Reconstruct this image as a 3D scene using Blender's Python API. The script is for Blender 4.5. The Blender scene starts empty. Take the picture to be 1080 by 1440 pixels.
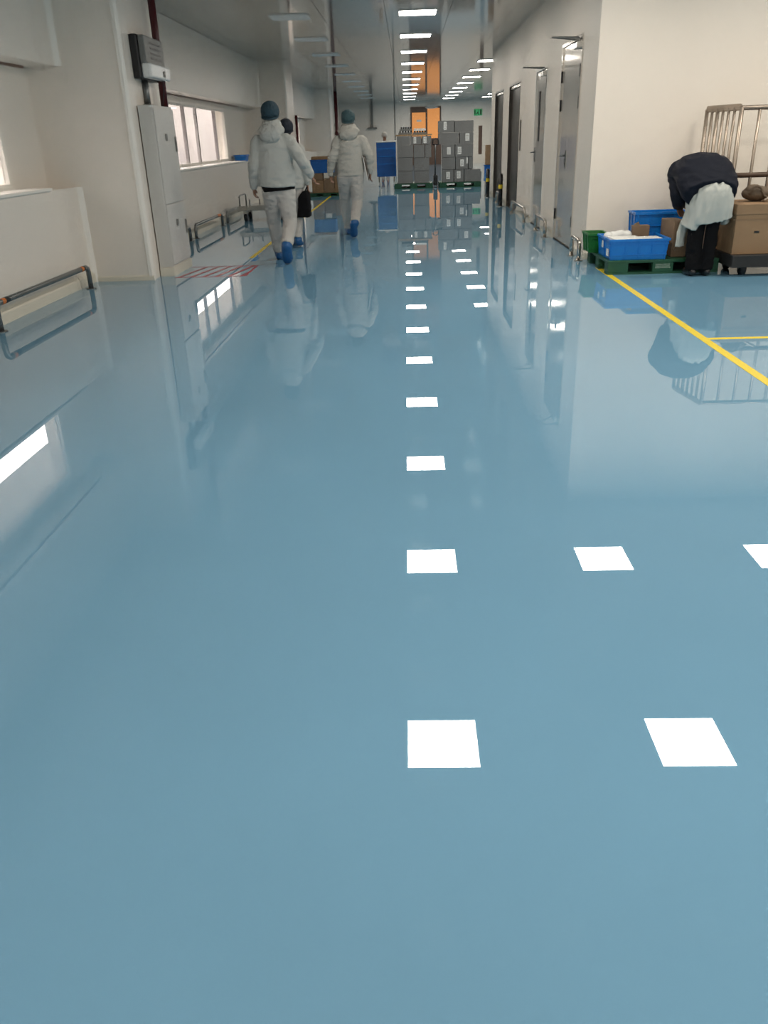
import bpy, bmesh, math, random
from mathutils import Vector, Matrix, noise
random.seed(7)
SC = bpy.context.scene
COL = SC.collection
# ------------------------------------------------------------------ camera
F_PX, PITCH, YAW, ROLL, CAM_H = 1135.03, 0.4332, -0.0386, -0.0336, 1.415
def make_camera():
    cp, sp, cy, sy = math.cos(PITCH), math.sin(PITCH), math.cos(YAW), math.sin(YAW)
    fwd = Vector((sy*cp, cy*cp, -sp)); right = Vector((cy, -sy, 0)); up = right.cross(fwd)
    r2 = right*math.cos(ROLL) + up*math.sin(ROLL); u2 = -right*math.sin(ROLL) + up*math.cos(ROLL)
    cam = bpy.data.cameras.new('camera'); cam.sensor_fit = 'HORIZONTAL'; cam.sensor_width = 36
    cam.lens = F_PX/1080*36; cam.clip_end = 300; cam.clip_start = .05
    o = bpy.data.objects.new('camera', cam); COL.objects.link(o)
    m = Matrix((r2, u2, -fwd)).transposed().to_4x4(); m.translation = (0, 0, CAM_H); o.matrix_world = m
    SC.camera = o
make_camera()
# ------------------------------------------------------------------ world: overcast daylight outside the windows
W = bpy.data.worlds.new('overcast_sky'); SC.world = W; W.use_nodes = True
W.node_tree.nodes['Background'].inputs[0].default_value = (1, .93, .88, 1)
W.node_tree.nodes['Background'].inputs[1].default_value = 4.5
SC.view_settings.view_transform = 'Standard'; SC.view_settings.look = 'None'
SC.view_settings.exposure = 0.95; SC.view_settings.gamma = 1.0; SC.view_settings.use_curve_mapping = False
LAMP = 15.0
SC.cycles.denoising_input_passes = 'RGB'
LAMP_COL = (1.0, .935, .84)
# ------------------------------------------------------------------ constants of the place
H = 3.229                                   # ceiling height
XL, XREV, XP, XR = -3.66, -3.95, -2.96, 2.155   # left wall, window plane, pillar face, right wall
YB, YF, XE = -6.0, 50.0, 9.0                # rear wall, far wall, far right wall
YC, YD = 10.33, 22.5                        # block on the right: near and far face
LX, LY, DX, DY = 0.222, 5.353, 2.0446, 3.2219   # first lit panel, pitch of the panels
# ------------------------------------------------------------------ materials
def _c(c): return (c[0], c[1], c[2], 1)
def srgb(r, g, b):
    f = lambda v: (v/255/12.92) if v/255 <= .04045 else ((v/255+.055)/1.055)**2.4
    return (f(r), f(g), f(b))
def mat(name, col, rough=.5, metal=0., spec=.5, emit=None, es=0., var=0., vscale=6., bump=0., bscale=40., coat=0., alpha=None, trans=0., rvar=0., stretch=None):
    m = bpy.data.materials.new(name); m.use_nodes = True; nt = m.node_tree; b = nt.nodes['Principled BSDF']
    b.inputs['Base Color'].default_value = _c(col); b.inputs['Roughness'].default_value = rough
    b.inputs['Metallic'].default_value = metal; b.inputs['Specular IOR Level'].default_value = spec
    b.inputs['Coat Weight'].default_value = coat
    if trans: b.inputs['Transmission Weight'].default_value = trans
    if emit: b.inputs['Emission Color'].default_value = _c(emit); b.inputs['Emission Strength'].default_value = es
    if var or bump or rvar:
        tc = nt.nodes.new('ShaderNodeTexCoord'); mp = nt.nodes.new('ShaderNodeMapping')
        nt.links.new(tc.outputs['Object'], mp.inputs[0])
        if stretch: mp.inputs['Scale'].default_value = stretch
    if var or rvar:
        n = nt.nodes.new('ShaderNodeTexNoise'); n.inputs['Scale'].default_value = vscale; n.inputs['Detail'].default_value = 4
        nt.links.new(mp.outputs[0], n.inputs['Vector'])
    if var:
        r = nt.nodes.new('ShaderNodeMapRange'); r.inputs[1].default_value = .3; r.inputs[2].default_value = .7
        r.inputs[3].default_value = 1-var; r.inputs[4].default_value = 1+var
        nt.links.new(n.outputs['Fac'], r.inputs[0])
        h = nt.nodes.new('ShaderNodeHueSaturation'); h.inputs['Color'].default_value = _c(col)
        nt.links.new(r.outputs[0], h.inputs['Value']); nt.links.new(h.outputs[0], b.inputs['Base Color'])
    if rvar:
        r = nt.nodes.new('ShaderNodeMapRange'); r.inputs[1].default_value = .3; r.inputs[2].default_value = .7
        r.inputs[3].default_value = max(0, rough-rvar); r.inputs[4].default_value = rough+rvar
        nt.links.new(n.outputs['Fac'], r.inputs[0]); nt.links.new(r.outputs[0], b.inputs['Roughness'])
    if bump:
        n2 = nt.nodes.new('ShaderNodeTexNoise'); n2.inputs['Scale'].default_value = bscale; n2.inputs['Detail'].default_value = 3
        nt.links.new(mp.outputs[0], n2.inputs['Vector'])
        bp = nt.nodes.new('ShaderNodeBump'); bp.inputs['Strength'].default_value = bump; bp.inputs['Distance'].default_value = .01
        nt.links.new(n2.outputs['Fac'], bp.inputs['Height']); nt.links.new(bp.outputs[0], b.inputs['Normal'])
    return m
M = {}
M['floor'] = mat('blue_epoxy', (.17, .345, .485), .004, spec=.8, var=.04, vscale=.8, bump=.0015, bscale=1.3)
M['wall'] = mat('white_panel', (.84, .775, .70), .34, spec=.45, var=.025, vscale=1.2, bump=.02, bscale=2.)
M['wall_r'] = mat('cream_panel', (.89, .80, .695), .42, spec=.4, var=.02, vscale=1.)
M['trim'] = mat('white_trim', (.90, .865, .80), .4)
M['base'] = mat('cream_skirting', (.74, .69, .58), .45, var=.04)
M['ceil'] = mat('grey_ceiling_panel', (.34, .315, .275), .075, spec=.35, var=.04, vscale=.7, bump=.01, bscale=1.5)
M['lampframe'] = mat('white_lamp_frame', (.8, .8, .78), .4)
M['lamp'] = mat('lit_diffuser', (.9, .9, .88), .5, emit=LAMP_COL, es=LAMP)
M['lamp'].cycles.emission_sampling = 'FRONT'
M['unlit'] = mat('unlit_diffuser', (.72, .74, .73), .35)
M['steel'] = mat('brushed_steel', (.56, .55, .52), .2, metal=1., rvar=.05, vscale=3., stretch=(30, 30, 1))
M['doorsteel'] = mat('satin_door_steel', (.70, .64, .57), .11, metal=.45, bump=.02, bscale=2.5)
M['darksteel'] = mat('dark_lift_steel', (.075, .066, .056), .28, metal=.35, bump=.02, bscale=3.)
M['tube'] = mat('polished_tube', (.5, .47, .43), .22, metal=1.)
M['greytube'] = mat('grey_tube', (.20, .21, .21), .35, metal=.7)
M['brownsteel'] = mat('brown_steel_bar', (.34, .28, .225), .38, metal=.7, var=.25, vscale=3.)  # brownish metal with uneven tone
M['brownrail'] = mat('reflected_carton_brown', (.10, .065, .045), .5, metal=.3, var=.2, vscale=4.)  # brown put in for cardboard mirrored in the lower trolley rails
M['black'] = mat('black_plastic', (.012, .012, .013), .4)
M['dark'] = mat('dark_gap', (.02, .02, .02), .7)
M['redpipe'] = mat('dark_red_pipe', (.075, .008, .010), .4)
M['red'] = mat('red_paint', (.42, .035, .06), .3)
M['yellow'] = mat('yellow_paint', (.85, .64, .04), .3)
M['orange'] = mat('orange_band', (.6, .17, .03), .45)
M['cabinet'] = mat('cabinet_enamel', (.62, .605, .57), .36)
M['grey'] = mat('grey_plastic', (.19, .19, .18), .45)
M['lightgrey'] = mat('light_grey_plastic', (.80, .80, .78), .3)
M['white'] = mat('white_paper', (.80, .80, .77), .6)
M['glass'] = mat('window_glass', (.9, .9, .9), .0, trans=1.)
M['glass'].node_tree.nodes['Principled BSDF'].inputs['IOR'].default_value = 1.15
M['alu'] = mat('window_frame', (.36, .33, .33), .4, metal=.3)
M['facade'] = mat('outside_facade', (.19, .17, .16), .8, var=.1, vscale=.6)
M['outground'] = mat('outside_ground', (.25, .24, .23), .9)
M['orangedoor'] = mat('lit_orange_curtain', (.6, .26, .08), .5, emit=(1., .38, .10), es=.22)
M['darkframe'] = mat('brown_frame', (.12, .07, .05), .5)
M['exit'] = mat('exit_green', (.03, .33, .12), .4, emit=(.06, .8, .25), es=.08)
M['exitdark'] = mat('exit_pictogram', (.01, .07, .03), .5)
M['carton_grey'] = mat('grey_carton', (.19, .19, .185), .6, var=.10, vscale=2.)
M['carton'] = mat('brown_carton', (.30, .185, .10), .75, var=.10, vscale=4.)
M['carton2'] = mat('dull_carton', (.24, .16, .10), .8, var=.12, vscale=5.)
M['tape'] = mat('carton_tape', (.36, .25, .14), .3)
M['blue'] = mat('blue_plastic', (.006, .19, .62), .35, var=.06, vscale=5.)
M['bluedeep'] = mat('deep_blue_plastic', (.006, .11, .40), .4, var=.06, vscale=5.)
M['green'] = mat('green_plastic', (.006, .14, .022), .4)
M['pallet'] = mat('pallet_green', (.010, .075, .036), .5, var=.15, vscale=6.)
M['palletmark'] = mat('pale_print', (.25, .32, .26), .6)
M['wood'] = mat('raw_wood', (.36, .24, .13), .7, var=.15)
M['brownbag'] = mat('brown_bag', (.12, .085, .055), .7, bump=.4, bscale=20.)
M['skin'] = mat('skin', (.27, .14, .09), .5, var=.05, vscale=30.)
M['hair'] = mat('dark_hair', (.012, .010, .010), .6, bump=.6, bscale=150.)
M['cap2'] = mat('pale_teal_cap_mesh', (.05, .105, .12), .7, bump=.7, bscale=110., var=.22, vscale=28.)
M['cap'] = mat('teal_cap_mesh', (.018, .052, .075), .7, bump=.7, bscale=110., var=.22, vscale=28.)
M['capdark'] = mat('navy_cap_mesh', (.015, .022, .035), .7, bump=.7, bscale=120., var=.2, vscale=30.)
M['suit'] = mat('white_coverall', (.44, .45, .425), .75, bump=.25, bscale=24.)
M['suit2'] = mat('cream_coverall', (.50, .485, .44), .75, bump=.25, bscale=24.)
M['trouser'] = mat('pale_trousers', (.46, .445, .42), .75, bump=.25, bscale=22.)
M['shoe'] = mat('blue_shoe_cover', (.008, .09, .26), .45, bump=.6, bscale=45.)
M['blackcloth'] = mat('black_cloth', (.006, .006, .007), .9, spec=.15, bump=.3, bscale=25.)
M['navy'] = mat('navy_padded_cloth', (.005, .007, .015), .7, spec=.2, bump=.35, bscale=16.)
M['coat'] = mat('white_coat_cloth', (.50, .51, .47), .8, bump=.3, bscale=18.)
M['mask'] = mat('face_mask', (.5, .56, .6), .8)
# ------------------------------------------------------------------ mesh helpers
WO = {}
class MB:
    def __init__(s): s.v = []; s.f = []
    def add(s, vs, fs):
        n = len(s.v); s.v += [Vector(v) for v in vs]; s.f += [tuple(i+n for i in f) for f in fs]; return s
    def box(s, x0, x1, y0, y1, z0, z1, rz=0, piv=None):
        vs = [(x, y, z) for z in (z0, z1) for y in (y0, y1) for x in (x0, x1)]
        if rz:
            c = Vector(piv) if piv else Vector(((x0+x1)/2, (y0+y1)/2, 0)); R = Matrix.Rotation(rz, 3, 'Z')
            vs = [R @ (Vector(v)-c) + c for v in vs]
        return s.add(vs, [(0, 2, 3, 1), (4, 5, 7, 6), (0, 1, 5, 4), (2, 6, 7, 3), (0, 4, 6, 2), (1, 3, 7, 5)])
    def frustum(s, a, z0, b, z1):           # a, b = (x0,x1,y0,y1)
        vs = [(a[0], a[2], z0), (a[1], a[2], z0), (a[1], a[3], z0), (a[0], a[3], z0), (b[0], b[2], z1), (b[1], b[2], z1), (b[1], b[3], z1), (b[0], b[3], z1)]
        return s.add(vs, [(3, 2, 1, 0), (4, 5, 6, 7), (0, 1, 5, 4), (1, 2, 6, 5), (2, 3, 7, 6), (3, 0, 4, 7)])
    def prism(s, pts, axis, a, b):          # polygon in the plane normal to axis, extruded from a to b
        n = len(pts)
        def P(p, t): return {'X': (t, p[0], p[1]), 'Y': (p[0], t, p[1]), 'Z': (p[0], p[1], t)}[axis]
        vs = [P(p, a) for p in pts] + [P(p, b) for p in pts]
        return s.add(vs, [tuple(range(n))[::-1], tuple(range(n, 2*n))] + [(i, (i+1) % n, n+(i+1) % n, n+i) for i in range(n)])
    def tube(s, pts, radii, seg=10, side=None, sub=0, round_ends=False):
        pts = [Vector(p) for p in pts]; n = len(pts)
        if not isinstance(radii, list): radii = [radii]*n
        radii = [(r, r) if not isinstance(r, (list, tuple)) else tuple(r) for r in radii]
        if sub:
            P2, R2 = [], []
            for i in range(n-1):
                p0, p1, p2, p3 = pts[max(i-1, 0)], pts[i], pts[i+1], pts[min(i+2, n-1)]
                r0, r1, r2, r3 = radii[max(i-1, 0)], radii[i], radii[i+1], radii[min(i+2, n-1)]
                for k in range(sub):
                    t = k/sub; t2, t3 = t*t, t*t*t
                    w = (-.5*t3+t2-.5*t, 1.5*t3-2.5*t2+1, -1.5*t3+2*t2+.5*t, .5*t3-.5*t2)
                    P2.append(p0*w[0]+p1*w[1]+p2*w[2]+p3*w[3])
                    R2.append(tuple(max(.002, r0[j]*w[0]+r1[j]*w[1]+r2[j]*w[2]+r3[j]*w[3]) for j in (0, 1)))
            P2.append(pts[-1]); R2.append(radii[-1]); pts, radii, n = P2, R2, len(P2)
        if round_ends:
            def ext(p, q, r):
                d = (p-q).normalized(); m = min(r)
                return [(p+d*m*math.sin(a), tuple(x*math.cos(a) for x in r)) for a in (.45, .9, 1.35)]
            e1 = ext(pts[-1], pts[-2], radii[-1]); e0 = ext(pts[0], pts[1], radii[0])[::-1]
            pts = [e[0] for e in e0]+pts+[e[0] for e in e1]; radii = [e[1] for e in e0]+radii+[e[1] for e in e1]; n = len(pts)
        vs = []; prev = None
        for i, p in enumerate(pts):
            t = (pts[min(i+1, n-1)]-pts[max(i-1, 0)]).normalized()
            ref = Vector(side) if side else (prev if prev else (Vector((1, 0, 0)) if abs(t.x) < .8 else Vector((0, 0, 1))))
            u = ref - t*ref.dot(t)
            if u.length < 1e-4: u = t.orthogonal()
            u.normalize(); w = t.cross(u)
            if not side: prev = u
            for k in range(seg):
                a = 2*math.pi*k/seg; vs.append(p + u*radii[i][0]*math.cos(a) + w*radii[i][1]*math.sin(a))
        fs = [(i*seg+k, i*seg+(k+1) % seg, (i+1)*seg+(k+1) % seg, (i+1)*seg+k) for i in range(n-1) for k in range(seg)]
        fs += [tuple(range(seg))[::-1], tuple((n-1)*seg+k for k in range(seg))]
        return s.add(vs, fs)
    def cyl(s, p, q, r, seg=14, r2=None): return s.tube([p, q], [r, r2 or r], seg)
    def blob(s, c, r, seg=16, rings=10, rot=None):
        c = Vector(c); vs = []; fs = []
        for i in range(1, rings):
            a = math.pi*i/rings
            for k in range(seg):
                b = 2*math.pi*k/seg; v = Vector((r[0]*math.sin(a)*math.cos(b), r[1]*math.sin(a)*math.sin(b), r[2]*math.cos(a)))
                vs.append((rot @ v if rot else v)+c)
        top = Vector((0, 0, r[2])); bot = -top
        vs += [(rot @ top if rot else top)+c, (rot @ bot if rot else bot)+c]; T, B = len(vs)-2, len(vs)-1
        for i in range(rings-2):
            for k in range(seg): fs.append((i*seg+k, (i+1)*seg+k, (i+1)*seg+(k+1) % seg, i*seg+(k+1) % seg))
        for k in range(seg):
            fs.append((T, k, (k+1) % seg)); fs.append((B, (rings-2)*seg+(k+1) % seg, (rings-2)*seg+k))
        return s.add(vs, fs)
    def build(s, name, m, parent=None, bevel=0, smooth=False, origin=None):
        xs = [v.x for v in s.v]; ys = [v.y for v in s.v]; zs = [v.z for v in s.v]
        o3 = Vector(origin) if origin else Vector(((min(xs)+max(xs))/2, (min(ys)+max(ys))/2, min(zs)))
        me = bpy.data.meshes.new(name); me.from_pydata([v-o3 for v in s.v], [], s.f)
        bm = bmesh.new(); bm.from_mesh(me); bmesh.ops.recalc_face_normals(bm, faces=bm.faces); bm.to_mesh(me); bm.free()
        return link(name, me, m, parent, o3, bevel, smooth)
def link(name, me, m, parent, o3, bevel=0, smooth=False):
    me.materials.clear(); me.materials.append(M[m] if isinstance(m, str) else m)
    if smooth: me.polygons.foreach_set('use_smooth', [True]*len(me.polygons))
    o = bpy.data.objects.new(name, me); COL.objects.link(o); WO[o] = Vector(o3)
    o.location = Vector(o3) - (WO[parent] if parent else Vector((0, 0, 0)))
    if parent: o.parent = parent
    if bevel:
        b = o.modifiers.new('bevel', 'BEVEL'); b.width = bevel; b.segments = 2; b.limit_method = 'ANGLE'
    return o
def B(*a, **k): return MB().box(*a, **k)
def tag(o, label, cat, group=None, kind=None):
    o['label'] = label; o['category'] = cat
    if group: o['group'] = group
    if kind: o['kind'] = kind
    return o
def thing(name, loc, label, cat, group=None, kind=None):
    o = bpy.data.objects.new(name, None); COL.objects.link(o); o.location = loc; WO[o] = Vector(loc); o.empty_display_size = .2
    return tag(o, label, cat, group, kind)
def struct(o, label, cat): return tag(o, label, cat, kind='structure')
def dup(root, loc, parent=None):
    c = root.copy(); COL.objects.link(c); c.parent = parent; c.location = loc
    WO[c] = Vector(loc) + (WO[parent] if parent else Vector((0, 0, 0)))
    for ch in list(root.children): dup(ch, ch.location.copy(), c)
    return c
ORD = ['first', 'second', 'third', 'fourth', 'fifth', 'sixth', 'seventh', 'eighth', 'ninth', 'tenth', 'eleventh', 'twelfth', 'thirteenth', 'fourteenth', 'fifteenth']
# ================================================================== SETTING
struct(B(XREV-.3, XE+.2, YB-.2, YF+.2, -.2, 0).build('floor', 'floor'), 'glossy blue epoxy floor mirroring the ceiling lights', 'floor')
ce = struct(B(XREV-.3, XE+.2, YB-.2, YF+.2, H+.03, H+.2).build('ceiling', 'dark'), 'grey glossy panel ceiling over the long hall', 'ceiling')
pw, pl = DX/2, DY
pan = None
for i in range(-4, 9):
    for k in range(-4, 15):
        x, y = LX+i*pw, LY+k*pl
        if x-pw/2 > XR-.2 and YC < y-pl/2 and y+pl/2 < YD: continue
        if y-pl/2 > YF or y+pl/2 < YB: continue
        if x-pw/2 > XE: continue
        if pan is None:
            pan = B(x-pw/2+.003, x+pw/2-.003, y-pl/2+.003, y+pl/2-.003, H, H+.03).build('ceiling_panel', 'ceil', ce)
        else:
            c = pan.copy(); COL.objects.link(c); c.parent = ce; c.location = Vector((x, y, H)) - WO[ce]
# ---- left wall: parapet with ledge, recessed window plane, upper fascia of panels
W1 = (-1.0, 8.72); W2 = (13.2, 19.75); W3 = (26.5, 33.5); WZ0, WZ1 = 1.06, 2.10
m = MB()
m.box(XREV-.25, XL, YB, YF, 0, 1.03)
m.box(XREV-.25, XREV-.05, YB, YF, 1.03, WZ0); m.box(XREV-.25, XREV-.05, YB, YF, WZ1, H+.1)
ys = [YB, W1[0], W1[1], W2[0], W2[1], W3[0], W3[1], YF]
for a, b in zip(ys[0::2], ys[1::2]): m.box(XREV-.25, XREV-.05, a, b, WZ0, WZ1)
wl = struct(m.build('wall_left', 'wall'), 'off-white left wall with ledge, recessed windows and upper panels', 'wall')
y = YB
bays = [(YB, -3.4), (-2.0, 9.6), (11.0, 22.55), (23.95, 35.55), (36.95, YF)]
for a, b in bays:
    n = max(1, round((b-a)/1.15)); w = (b-a)/n
    for i in range(n):
        B(XREV-.05, XL, a+i*w+.004, a+(i+1)*w-.004, 2.21, H).build('fascia_panel', 'wall', wl, bevel=.006)
# ---- pillars
for j, (y0, txt) in enumerate([(-3.4, 'behind the camera'), (9.6, 'beside the electrical cabinet'), (22.55, 'in the middle of the left wall'), (35.55, 'farthest along the left wall')]):
    if j == 0: continue
    p = thing('column', (-3.3, y0, 0), 'square off-white pillar %s' % txt, 'pillar', kind='structure')
    B(XREV-.05, XP, y0, y0+1.4, 0, H).build('shaft', 'wall', p)
    t = MB(); r = .055
    t.prism([(XP-.045, y0-.012), (XP-.01, y0-.010), (XP+.010, y0+.012), (XP+.012, y0+.05), (XP-.045, y0+.05)], 'Z', 0, H)
    t.build('corner_trim', 'trim', p)
    MB().prism([(XL+.0, y0-.05), (XL+.045, y0-.012), (XL+.05, y0), (XL, y0)], 'Z', .0, 1.03).build('corner_trim', 'trim', p)
    MB().prism([(XL-.0, y0-.05), (XL+.045, y0-.012), (XL+.05, y0), (XL, y0)], 'Z', 2.21, H).build('corner_trim', 'trim', p)
    MB().prism([(y0-.012, 0), (y0-.012, .045), (y0, .06), (y0, 0)], 'X', XL, XP+.01).build('skirting', 'base', p)
for k, (a, b) in enumerate([(YB, 9.6), (11.0, 22.55), (23.95, 35.55)]):
    struct(MB().prism([(XL, 0), (XL+.03, 0), (XL+.03, .09), (XL, .13)], 'Y', a, b).build('baseboard_left', 'base'), ['cream skirting under the near left rail', 'cream skirting behind the cabinet along the left wall', 'cream skirting of the far left bay'][k], 'skirting')
# ---- windows in the left wall
def window(n, y0, y1, mull, label):
    w = thing('window_%d' % n, (XREV, (y0+y1)/2, WZ0), label, 'window', kind='structure')
    f = MB(); t = .05; x0, x1 = XREV-.12, XREV-.04
    f.box(x0, x1, y0, y1, WZ0, WZ0+t); f.box(x0, x1, y0, y1, WZ1-t, WZ1); f.box(x0, x1, y0, y0+t, WZ0+t, WZ1-t); f.box(x0, x1, y1-t, y1, WZ0+t, WZ1-t)
    f.build('frame', 'trim', w)
    e = [y0+t]
    for a, b in mull:
        B(x0+.01, x1-.01, a, a+.07, WZ0+t, WZ1-t).build('mullion', 'alu', w)
        if b > a+.1: B(x0-.02, x1-.05, b-.06, b, WZ0+t, WZ1-t).build('mullion', 'alu', w)
        e += [a, b]
    e.append(y1-t)
    for a, b in zip(e[:-1], e[1:]):
        if b-a > .2: B(x0+.03, x0+.036, a, b, WZ0+t, WZ1-t).build('pane', 'glass', w)
    B(XREV-.05, XL+.03, y0-.1, y1+.1, 1.032, 1.06).build('sill', 'trim', w, bevel=.006)
    MB().cyl((XL-.04, y0-.15, 2.15), (XL-.04, y1+.1, 2.15), .014).build('curtain_rail', 'darkframe', w)
    return w
window(1, W1[0], W1[1], [(1.2, 1.3), (3.7, 3.8), (6.2, 6.3)], 'pale window at the left edge of the picture')
window(2, W2[0], W2[1], [(14.6, 14.7), (16.15, 17.3), (18.75, 18.85)], 'pale sliding window beyond the electrical cabinet')
window(3, W3[0], W3[1], [(28.8, 28.9), (31.1, 31.2)], 'pale window in the far left bay')
# outside the windows: yard, facade of the next building, added slab cutting off the upper sky
struct(B(-30, XREV-.35, -25, 70, -.3, -.05).build('ground', 'outground'), 'pale yard outside the left windows', 'ground')
struct(B(-14, -12, -25, 70, -.05, 4.6).build('outside_wall', 'facade'), 'pale facade of the neighbouring building outside', 'facade')
struct(B(-5.35, XREV-.25, YB, YF, 2.5, 2.62).build('sky_blocker', 'trim'), 'unseen flat slab added outside to block the upper sky', 'sky_blocker')  # unseen slab, added to trim the sky patch mirrored in the floor
# ---- right block: wall along the aisle with four doorways, end wall towards the camera
D1, D2, D3, D4 = (11.22, 12.62, 2.5), (13.82, 15.02, 2.36), (17.05, 18.8, 2.33), (19.95, 21.7, 2.33)
m = MB(); e = YC+.12
for (a, b, z) in (D1, D2, D3, D4):
    m.box(XR, XR+.12, e, a, 0, H); m.box(XR, XR+.12, a, b, z, H); e = b
m.box(XR, XR+.12, e, YD, 0, H)
struct(m.build('wall_right', 'wall_r'), 'off-white wall along the right of the aisle with steel doors', 'wall')
struct(B(XR, XE, YC, YC+.12, 0, H).build('wall_partition', 'wall_r'), 'broad cream wall behind the stooping person', 'wall')
struct(B(XR, XE, YD, YD+.12, 0, H).build('wall_partition_far', 'wall'), 'far end of the room block on the right', 'wall')
struct(B(XE, XE+.15, YB, YF, 0, H).build('wall_side', 'wall_r'), 'cream wall of the right-hand work area', 'wall')
struct(B(XREV-.3, XE, YB-.15, YB, 0, H).build('wall_rear', 'wall'), 'off-white wall behind the camera', 'wall')
struct(B(XREV-.3, XE, YF, YF+.15, 0, H).build('wall_far', 'wall'), 'beige wall at the far end of the hall', 'wall')
bb = MB(); e = YC
for (a, b, z) in (D1, D2, D3, D4): bb.prism([(XR, 0), (XR-.025, 0), (XR-.025, .07), (XR, .1)], 'Y', e, a-.05); e = b+.05
bb.prism([(XR, 0), (XR-.025, 0), (XR-.025, .07), (XR, .1)], 'Y', e, YD)
struct(bb.build('baseboard_right', 'base'), 'cream skirting along the right aisle wall', 'skirting')
struct(MB().prism([(YC, 0), (YC-.025, 0), (YC-.025, .07), (YC, .1)], 'X', XR-.02, XE).build('baseboard_partition', 'base'), 'cream skirting behind the green pallet', 'skirting')
# ---- steel doors
def steel_door(n, d, label, split, slit=False):
    a, b, z = d; w = thing('door_%d' % n, (XR, (a+b)/2, 0), label, 'door', kind='structure')
    f = MB(); f.box(XR-.012, XR+.1, a, a+.05, 0, z); f.box(XR-.012, XR+.1, b-.05, b, 0, z); f.box(XR-.012, XR+.1, a+.05, b-.05, z-.05, z)
    f.build('frame', 'trim' if slit else 'doorsteel', w)
    edges = [a+.053] + split + [b-.053]
    for i, (p, q) in enumerate(zip(edges[:-1], edges[1:])):
        lf = B(XR+.005, XR+.05, p+.004, q-.004, .012, z-.055).build('leaf', 'doorsteel', w, bevel=.004)
        hy = p if i == 0 else q
        for hz in (.35, 1.75, 2.1):
            MB().cyl((XR-.006, hy, hz-.07), (XR-.006, hy, hz+.07), .012, 8).build('hinge', 'dark', lf)
        if slit:
            B(XR-.001, XR+.006, p+.62, p+.76, 1.3, 2.02).build('vision_slit', 'dark', lf)
    hy = split[0]+.07 if split else b-.16
    h = B(XR-.006, XR+.004, hy-.025, hy+.025, .98, 1.2).build('handle_plate', 'greytube', w)
    MB().tube([(XR-.006, hy, 1.13), (XR-.05, hy, 1.13), (XR-.055, hy+.02, 1.13), (XR-.055, hy+.13, 1.125)], .011, 8).build('lever', 'greytube', h, smooth=True)
    MB().cyl((XR-.012, hy, 1.03), (XR+.0, hy, 1.03), .016).build('lock', 'dark', h)
    cz = z-.16
    cl = B(XR-.065, XR+.0, a+.06, a+.32, cz, cz+.075).build('door_closer', 'steel', w, bevel=.008)
    MB().tube([(XR-.035, a+.12, cz+.08), (XR-.035, a+.12, cz+.115), (XR-.36, a+.10, cz+.12)], .011, 8).build('closer_arm', 'greytube', cl)
    MB().tube([(XR-.36, a+.10, cz+.12), (XR-.0, a+.55, cz+.13)], .009, 8).build('closer_link', 'greytube', cl)
    B(XR-.01, XR+.11, a, b, 0, .012).build('threshold', 'dark', w)
    return w
steel_door(1, D1, 'double steel door nearest on the right aisle wall', [11.95])
steel_door(2, D2, 'narrow steel door with tall vision slit on the right', [], True)
def lift_door(n, d, label):
    a, b, z = d; w = thing('door_%d' % n, (XR+.06, (a+b)/2, 0), label, 'door', kind='structure')
    f = MB(); f.box(XR-.004, XR+.12, a, a+.035, 0, z); f.box(XR-.004, XR+.12, b-.035, b, 0, z); f.box(XR-.004, XR+.12, a+.035, b-.035, z-.04, z)
    f.build('frame', 'darksteel', w)
    B(XR+.02, XR+.10, a+.035, b-.035, z-.09, z-.04).build('header', 'doorsteel', w)
    mid = (a+b)/2
    for p, q in ((a+.035, mid), (mid, b-.035)): B(XR+.05, XR+.09, p+.002, q-.002, .01, z-.09).build('leaf', 'darksteel', w, bevel=.003)
    B(XR, XR+.12, a+.035, b-.035, 0, .01).build('threshold', 'steel', w)
lift_door(3, D3, 'nearer of the two dark lift doors on the right')
lift_door(4, D4, 'farther of the two dark lift doors on the right')
cp = thing('lift_call_panel', (XR, 16.8, 1.13), 'narrow dark call plate beside the nearer lift door', 'call panel')
B(XR-.012, XR, 16.74, 16.86, 1.13, 1.65).build('plate', 'darksteel', cp)
for z in (1.3, 1.42): MB().cyl((XR-.018, 16.8, z), (XR-.011, 16.8, z), .018).build('button', 'steel', cp)
# ---- far wall: orange-lit doorway, door with slit, exit sign, conduit
YW = YF
w = thing('door_5', (1.1, YW, 0), 'orange-lit double doorway in the far wall above the cartons', 'door', kind='structure')
for x0, x1, z0, z1 in ((.36, 1.12, 1.35, 2.66), (1.22, 1.90, 1.35, 2.86)):
    B(x0, x1, YW-.03, YW, z0, z1).build('leaf', 'orangedoor', w)
f = MB()
for x0, x1, z0, z1 in ((.28, .36, 0, 2.94), (1.12, 1.22, 0, 2.94), (1.90, 1.98, 0, 2.94)): f.box(x0, x1, YW-.05, YW, z0, z1)
f.box(.36, 1.12, YW-.05, YW, 2.66, 2.94); f.box(1.22, 1.90, YW-.05, YW, 2.86, 2.94); f.box(.36, 1.12, YW-.05, YW, 0, 1.35); f.box(1.22, 1.90, YW-.05, YW, 0, 1.35)
f.build('frame', 'darkframe', w)
B(.62, .88, YW-.034, YW-.028, 2.2, 2.3).build('notice', 'white', w)
bw = MB()
for i in range(7):
    a = math.pi*(i+.5)/7; bw.prism([(1.45, 2.82), (1.45+.32*math.cos(a-.14), 2.84+.22*math.sin(a-.14)), (1.45+.36*math.cos(a), 2.84+.26*math.sin(a)), (1.45+.32*math.cos(a+.14), 2.84+.22*math.sin(a+.14))], 'Y', YW-.09, YW-.055)
tag(bw.build('wall_rosette', 'white'), 'pale fan-shaped bow above the orange doorway', 'decoration')
w = thing('door_6', (4.1, YW, 0), 'cream door with tall dark slit at the far end', 'door', kind='structure')
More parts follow.
